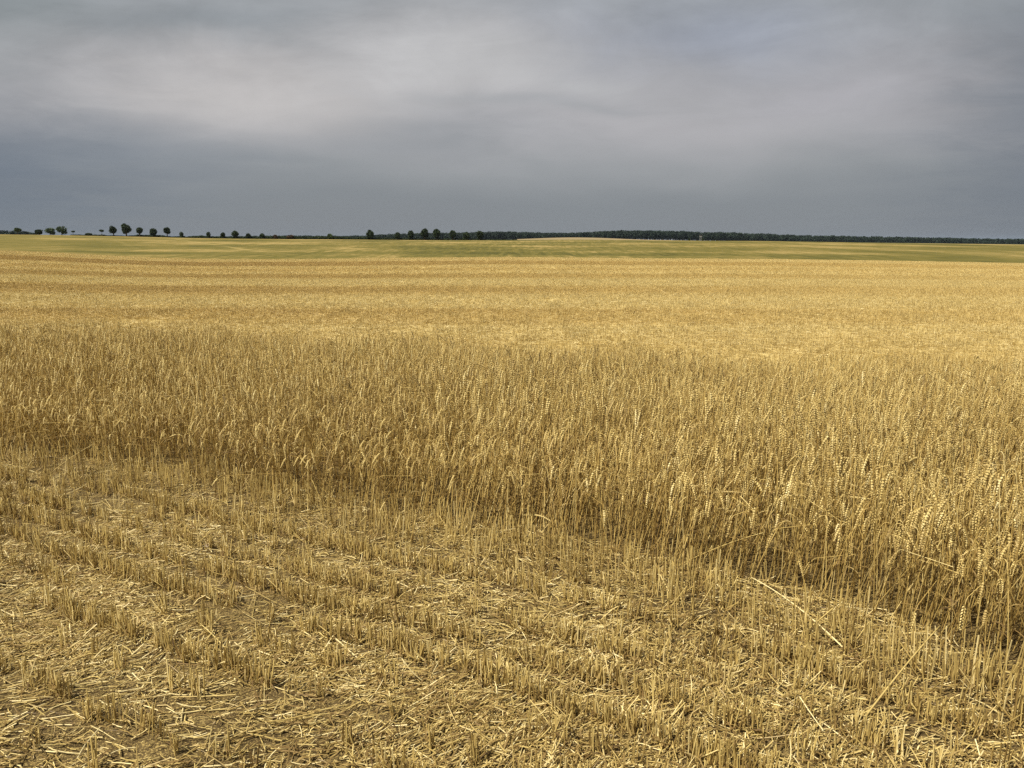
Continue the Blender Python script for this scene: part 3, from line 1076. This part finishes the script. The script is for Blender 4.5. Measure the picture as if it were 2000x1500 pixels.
sx, sy = ground_at(405, 1069)
r = np.random.default_rng(5)
import bmesh
bm = bmesh.new()
bmesh.ops.create_icosphere(bm, subdivisions=3, radius=1.0)
for v in bm.verts:
    k = 1 + 0.16 * math.sin(3.1 * v.co.x + 1.3) * math.cos(2.7 * v.co.y) + 0.10 * math.sin(5.3 * v.co.z + 2 * v.co.x)
    v.co *= k
    v.co.x *= 0.028
    v.co.y *= 0.021
    v.co.z *= 0.016
me = bpy.data.meshes.new('stone')
bm.to_mesh(me)
bm.free()
me.materials.append(M_STONE)
me.polygons.foreach_set('use_smooth', np.ones(len(me.polygons), dtype=bool))
st = bpy.data.objects.new('stone', me)
st.location = (sx, sy, float(terrain(sx, sy)) + 0.008)
COL.objects.link(st)
tag(st, 'small pale stone lying between stubble rows', 'stone')


# ------------------------------------------------------------------ trees
def crown_cards(m, c, rad, count, size, r, lumps=7, core=True):
    """leaf clumps spread through a lumpy crown"""
    c = np.asarray(c, float)
    rad = np.asarray(rad, float)
    L = []
    for k in range(lumps):
        d = r.normal(0, 1, 3)
        d /= np.linalg.norm(d)
        L.append((c + d * rad * r.uniform(0.30, 0.58), rad * r.uniform(0.36, 0.56)))
    L += [(c, rad * 0.80)] * 3
    for k in range(count):
        lc, lr = L[r.integers(0, len(L))]
        d = r.normal(0, 1, 3)
        d /= np.linalg.norm(d)
        p = lc + d * lr * r.uniform(0.35, 1.0) ** 0.5
        if p[2] < 0.05:
            continue
        a = r.normal(0, 1, 3)
        a /= np.linalg.norm(a)
        b = np.cross(a, r.normal(0, 1, 3))
        b /= np.linalg.norm(b)
        s = size * r.uniform(0.55, 1.3)
        m.add([p - a * s - b * s * 0.15, p + b * s * 0.55, p + a * s - b * s * 0.1, p - b * s * 0.6], [(0, 1, 2, 3)], r.uniform(0, 1))


def tree(kind, u, vt, vb, wpx, label, group, dist=R2 - 2, mat=None, stemf=None):
    a, e = px(u, vb)
    x, y = a * dist, dist
    z = float(terrain(x, y, False))
    H = (px(u, vb)[1] - px(u, vt)[1]) * -dist
    W = wpx / FPX * dist
    r = np.random.default_rng(int(u * 7 + 3))
    name = {'round': 'round_tree', 'loose': 'loose_tree', 'flat': 'umbrella_tree', 'bush': 'bush'}[kind]
    o = empty(name, (x, y, z - 0.05), r.uniform(0, 6))
    tag(o, label, 'bush' if kind == 'bush' else 'tree', group)
    tk, cr = MB(), MB()
    f0 = {'round': 0.16, 'loose': 0.12, 'flat': 0.55, 'bush': 0.0}[kind] if stemf is None else stemf
    cz = H * (f0 + 1) / 2
    rr = H * (1 - f0) / 2
    if kind != 'bush':
        rad = 0.045 * H * (0.7 if kind == 'flat' else 1)
        tk.tube([(0, 0, 0), (0.02 * H, 0, H * 0.2), (0, 0.01 * H, H * 0.45), (0, 0, H * 0.75)], [rad * 1.25, rad, rad * 0.75, rad * 0.3], 8, 0.5)
        for k in range(6):
            an = k * 1.05 + r.uniform(0, 0.5)
            h0 = H * r.uniform(f0 + 0.03, 0.6)
            l = W * r.uniform(0.22, 0.36)
            tk.tube([(0, 0, h0), (math.cos(an) * l * 0.5, math.sin(an) * l * 0.5, h0 + l * 0.4), (math.cos(an) * l, math.sin(an) * l, h0 + l)], [rad * 0.45, rad * 0.3, rad * 0.12], 5, 0.5)
    else:
        for k in range(5):
            an = k * 1.25 + r.uniform(0, 0.5)
            l = W * r.uniform(0.15, 0.3)
            tk.tube([(0, 0, 0), (math.cos(an) * l * 0.5, math.sin(an) * l * 0.5, H * 0.35), (math.cos(an) * l, math.sin(an) * l, H * 0.7)], [0.06, 0.045, 0.02], 5, 0.5)
    if kind == 'round':
        crown_cards(cr, (0, 0, cz), (W / 2, W / 2, rr), 2300, 0.024 * (H + W) + 0.05, r, 9)
    elif kind == 'loose':
        crown_cards(cr, (0, 0, cz), (W / 2, W / 2, rr), 520, 0.03 * (H + W) + 0.05, r, 6)
        crown_cards(cr, (W * 0.2, 0, H * 0.3), (W * 0.34, W * 0.34, H * 0.28), 320, 0.03 * (H + W), r, 4)
    elif kind == 'flat':
        crown_cards(cr, (0, 0, H * 0.80), (W / 2, W / 2, H * 0.20), 520, 0.03 * (H + W) + 0.04, r, 7)
    else:
        crown_cards(cr, (0, 0, H * 0.48), (W / 2, W / 2, H * 0.52), 1000, 0.03 * (H + W) + 0.06, r, 7)
    tk.build('trunk', [M_BARK], o)
    cr.build('crown', [mat or M_LEAF_DARK], o)
    return o


GA = 'trees along the far field edge'
GB = 'bushes along the far field edge'
tree('round', 35, 443.5, 458, 15, 'greenish tree rising out of the low dark wood at the end of the horizon', GA, mat=M_LEAF_MID, stemf=0.3)
tree('bush', 76, 446.5, 459, 17, 'compact dark bush just past the end of the low wood', GB)
tree('loose', 98, 444.5, 460, 23, 'wide loose grey-green tree joined to a taller one', GA, mat=M_LEAF_MID)
tree('loose', 121, 440, 460, 21, 'taller loose grey-green tree of the joined pair', GA, mat=M_LEAF_MID)
tree('flat', 143, 450, 460, 8, 'tiny lollipop tree alone beyond the loose pair', GA)
tree('bush', 174, 454.5, 461, 16, 'low bush between the tiny lollipop tree and the flat-topped one', GB)
tree('flat', 199.5, 448, 461.5, 11, 'small flat-topped tree before the row of five round trees', GA)
tree('round', 222, 441, 462.5, 16, 'round tree with a notched lower edge, first of the five', GA)
tree('round', 247, 437.5, 463.5, 19, 'tallest and widest of the five round trees', GA)
tree('round', 273.5, 443, 463.5, 14.5, 'round tree on a clear trunk, in the middle of the five', GA, stemf=0.26)
tree('round', 300.5, 445, 464.5, 16, 'squat round tree with its crown down to the hedge', GA, stemf=0.08)
tree('round', 327, 443.5, 464.5, 15, 'round tree on a visible trunk at the end of the five', GA, stemf=0.28)
tree('loose', 355, 452, 465.5, 10, 'sparse little tree following the five round ones', GA)
tree('loose', 408, 452, 466, 11, 'small pointed tree on the thin part of the hedge', GA, mat=M_LEAF_DARK)
tree('round', 436, 453.5, 466.5, 11, 'small leaning round tree next to the pointed one', GA, stemf=0.15)
tree('round', 460, 450.5, 467, 15, 'largest dark tree of the small ones past the gap', GA, stemf=0.12)
tree('bush', 485.5, 455.5, 467, 13, 'dark bush following the largest small tree', GB)
tree('bush', 512, 455, 467.5, 12, 'dark bush with a narrow foot before the brown bushes', GB)
tree('bush', 538, 458.5, 468, 11, 'small brownish bush in the hedge', GB, mat=M_LEAF_BROWN)
tree('bush', 567, 458.5, 468, 17, 'wide brownish bush in the hedge', GB, mat=M_LEAF_BROWN)
tree('bush', 645, 456.5, 469, 13, 'olive bush rising alone from the level hedge', GB, mat=M_LEAF_MID)
tree('round', 723.5, 448.5, 469.5, 18, 'dark ball-shaped tree standing clear against the sky', GA, stemf=0.06)
tree('round', 777, 453, 470, 14, 'smaller dark tree after the ball-shaped one', GA, stemf=0.08)
tree('round', 802.5, 449, 470, 16, 'dark tree with a pointed top before the two tallest', GA, stemf=0.08)
tree('round', 829.5, 446.5, 470.5, 19, 'wide tree, first of the two tallest at the wood end', GA, stemf=0.10)
tree('round', 853.5, 446, 470.5, 18, 'narrower tree, second of the two tallest at the wood end', GA, stemf=0.16)
tree('round', 884.5, 449.5, 471, 16, 'tree with a peaked crown in front of the wood', GA, stemf=0.14)
tree('bush', 911, 453, 471, 15, 'low dark tree-like bush in front of the wood', GB)
tree('round', 937.5, 451, 471, 17, 'last round tree before the straw-coloured rise', GA, stemf=0.12)
tree('bush', 1346, 465.5, 471, 6, 'tiny dark bush alone on the crest near the pale stand', GB, dist=338)
tree('bush', 1372.5, 466, 470.6, 6, 'tiny bush at the foot of the pale stand', GB, dist=338)

# hedges: one continuous strip of growth each
def hedge(u0, u1, tops, name, label, mat, count):
    r = np.random.default_rng(int(u0) + 91)
    cr = MB()
    D = R2 - 1.0
    for k in range(count):
        u = r.uniform(u0, u1)
        vt = np.interp(u, [p[0] for p in tops], [p[1] for p in tops])
        vt += 1.3 * float(vnoise(np.array([u * 0.11]), np.array([0.5]), 61)[0]) + 0.8 * float(vnoise(np.array([u * 0.37]), np.array([0.5]), 62)[0])
        a, e = px(u, vt)
        y = D + r.normal(0, 0.6)
        x = a * D
        g = float(terrain(np.array([x]), np.array([y]), False)[0])
        top = max(EYE + e * D - g, 0.25)
        p = np.array([x, y, g + top * r.random() ** 0.7])
        a_ = r.normal(0, 1, 3)
        a_ /= np.linalg.norm(a_)
        b_ = np.cross(a_, r.normal(0, 1, 3))
        b_ /= np.linalg.norm(b_)
        s = r.uniform(0.10, 0.26)
        cr.add([p - a_ * s, p + b_ * s * 0.6, p + a_ * s, p - b_ * s * 0.6], [(0, 1, 2, 3)], r.random())
    o = cr.build(name, [mat])
    tag(o, label, 'hedge')
    return o


hedge(140, 470, [(140, 460), (165, 459), (190, 459), (215, 459.5), (245, 461), (265, 459), (285, 459.5), (330, 461.5), (365, 462), (380, 460), (430, 462), (470, 464)], 'hedge',
      'low uneven dark hedge under the five round trees', M_LEAF_DARK, 15000)
hedge(470, 1010, [(470, 463), (520, 461.5), (560, 461), (600, 462.5), (640, 462), (700, 464), (760, 465), (850, 466), (940, 467), (1010, 469)], 'hedge',
      'long low dark hedge running past the brown bushes to the wood', M_LEAF_DARK, 20000)

# ------------------------------------------------------------------ far woods
def wood_tree_shape(seed):
    r = np.random.default_rng(1500 + seed)
    m = MB()
    H = r.uniform(11, 15)
    W = r.uniform(7, 10)
    crown_cards(m, (0, 0, H * 0.58), (W / 2, W / 2, H * 0.42), 420, 0.75, r, 7)
    m.tube([(0, 0, -3), (0, 0, H * 0.6)], [0.3, 0.15], 5, 0.3, 1)
    return m.mesh('wood_tree', [M_LEAF_WOOD, M_BARK])


WT = [wood_tree_shape(i) for i in range(8)]


def wood(name, label, D, tops, depth, step):
    r = np.random.default_rng(int(D))
    P, S = [], []
    u0, u1 = tops[0][0], tops[-1][0]
    for row in range(depth):
        d = D + row * 9.0
        for u in np.arange(u0, u1, step * FPX / D):
            uu = u + r.uniform(-0.5, 0.5) * step * FPX / D
            vt = np.interp(uu, [p[0] for p in tops], [p[1] for p in tops])
            a, e = px(uu, vt)
            top = EYE + e * D
            x, y = a * d, d + r.uniform(-3, 3)
            g = float(terrain(np.array([x]), np.array([y]), False)[0])
            h = max(top - g, 4.0) * r.uniform(0.90, 1.01)
            P.append((x, y, g))
            S.append((r.uniform(0.9, 1.2), r.uniform(0.9, 1.2), h / 13.0))
    n = len(P)
    return nodes_scatter(name, WT, P, np.stack([np.zeros(n), np.zeros(n), r.uniform(0, 6.28, n)], 1), np.array(S), r.integers(0, 8, n), label, 'wood')


wood('woods', 'long dark wood along the horizon behind the fields', 1000.0,
     [(380, 461.5), (480, 460.5), (560, 459.5), (640, 460), (720, 459.5), (760, 456.5), (800, 455.5), (870, 454), (950, 452), (1010, 452), (1060, 453.5), (1110, 454), (1150, 452.5), (1200, 449.5), (1250, 448.8),
      (1290, 450), (1340, 450.5), (1370, 453), (1420, 452.5), (1470, 455), (1500, 456), (1560, 458.5), (1640, 460), (1700, 461), (1800, 463), (1900, 465), (2000, 466.5), (2150, 468)], 7, 3.3)
wood('treeline', 'low dark wood at the end of the horizon behind a single tree', 700.0,
     [(-140, 448), (0, 449.5), (30, 449), (50, 451.5), (68, 454.5)], 4, 5.0)

# ------------------------------------------------------------------ raised stand on the crest
a, e = px(1368.5, 469)
D = 336.0
sx, sy = a * D, D
sz = float(terrain(sx, sy, False))
stand = empty('raised_stand', (sx, sy, sz))
tag(stand, 'narrow pale raised stand in front of the far wood', 'raised stand')
H = 2.4
m = MB()
for ix in (-1, 1):
    for iy in (-1, 1):
        leg = MB()
        leg.tube([(0.40 * ix, 0.40 * iy, -0.2), (0.28 * ix, 0.28 * iy, H * 0.6)], 0.05, 6, 0.5)
        leg.build('leg', [M_TIMBER], stand)
for k in range(2):
    z0 = 0.3 + 0.65 * k
    m.tube([(-0.38, -0.38, z0), (0.34, -0.34, z0 + 0.5)], 0.03, 5, 0.5)
    m.tube([(0.38, 0.38, z0), (-0.34, 0.34, z0 + 0.5)], 0.03, 5, 0.5)
m.build('brace', [M_TIMBER], stand)


def box(name, lo, hi, mat, parent, inset=0.0):
    bm = bmesh.new()
    bmesh.ops.create_cube(bm, size=1.0)
    for v in bm.verts:
        for i in range(3):
            v.co[i] = lo[i] + (v.co[i] + 0.5) * (hi[i] - lo[i])
    bmesh.ops.bevel(bm, geom=list(bm.edges), offset=0.015, segments=1, affect='EDGES')
    me = bpy.data.meshes.new(name)
    bm.to_mesh(me)
    bm.free()
    me.materials.append(mat)
    o = bpy.data.objects.new(name, me)
    o.parent = parent
    COL.objects.link(o)
    return o


box('platform', (-0.45, -0.45, H * 0.6), (0.45, 0.45, H * 0.6 + 0.08), M_TIMBER, stand)
box('parapet', (-0.40, -0.42, H * 0.6 + 0.083), (0.40, -0.36, H * 0.82), M_TIMBER, stand)
box('side_wall', (-0.42, -0.355, H * 0.6 + 0.083), (-0.37, 0.40, H * 0.93), M_TIMBER, stand)
box('side_wall', (0.37, -0.355, H * 0.6 + 0.083), (0.42, 0.40, H * 0.93), M_TIMBER, stand)
box('roof', (-0.52, -0.55, H * 0.93 + 0.003), (0.52, 0.52, H), M_ROOF, stand)

# ------------------------------------------------------------------ air
bm = bmesh.new()
bmesh.ops.create_cube(bm, size=1.0)
for v in bm.verts:
    v.co = Vector((v.co.x * 34000.0, v.co.y * 34000.0, -18.0 + (v.co.z + 0.5) * 60.0))
me = bpy.data.meshes.new('haze')
bm.to_mesh(me)
bm.free()
hm = bpy.data.materials.new('haze')
hm.use_nodes = True
ht = NT(hm.node_tree)
ht.n.clear()
ho = ht.new('ShaderNodeOutputMaterial')
pv = ht.new('ShaderNodeVolumePrincipled')
pv.inputs['Color'].default_value = (0.36, 0.43, 0.53, 1)
pv.inputs['Density'].default_value = 0.00006
ht.l.new(pv.outputs[0], ho.inputs['Volume'])
me.materials.append(hm)
hz = bpy.data.objects.new('haze', me)
COL.objects.link(hz)
tag(hz, 'thin bluish summer haze over the far fields', 'haze', kind='stuff')
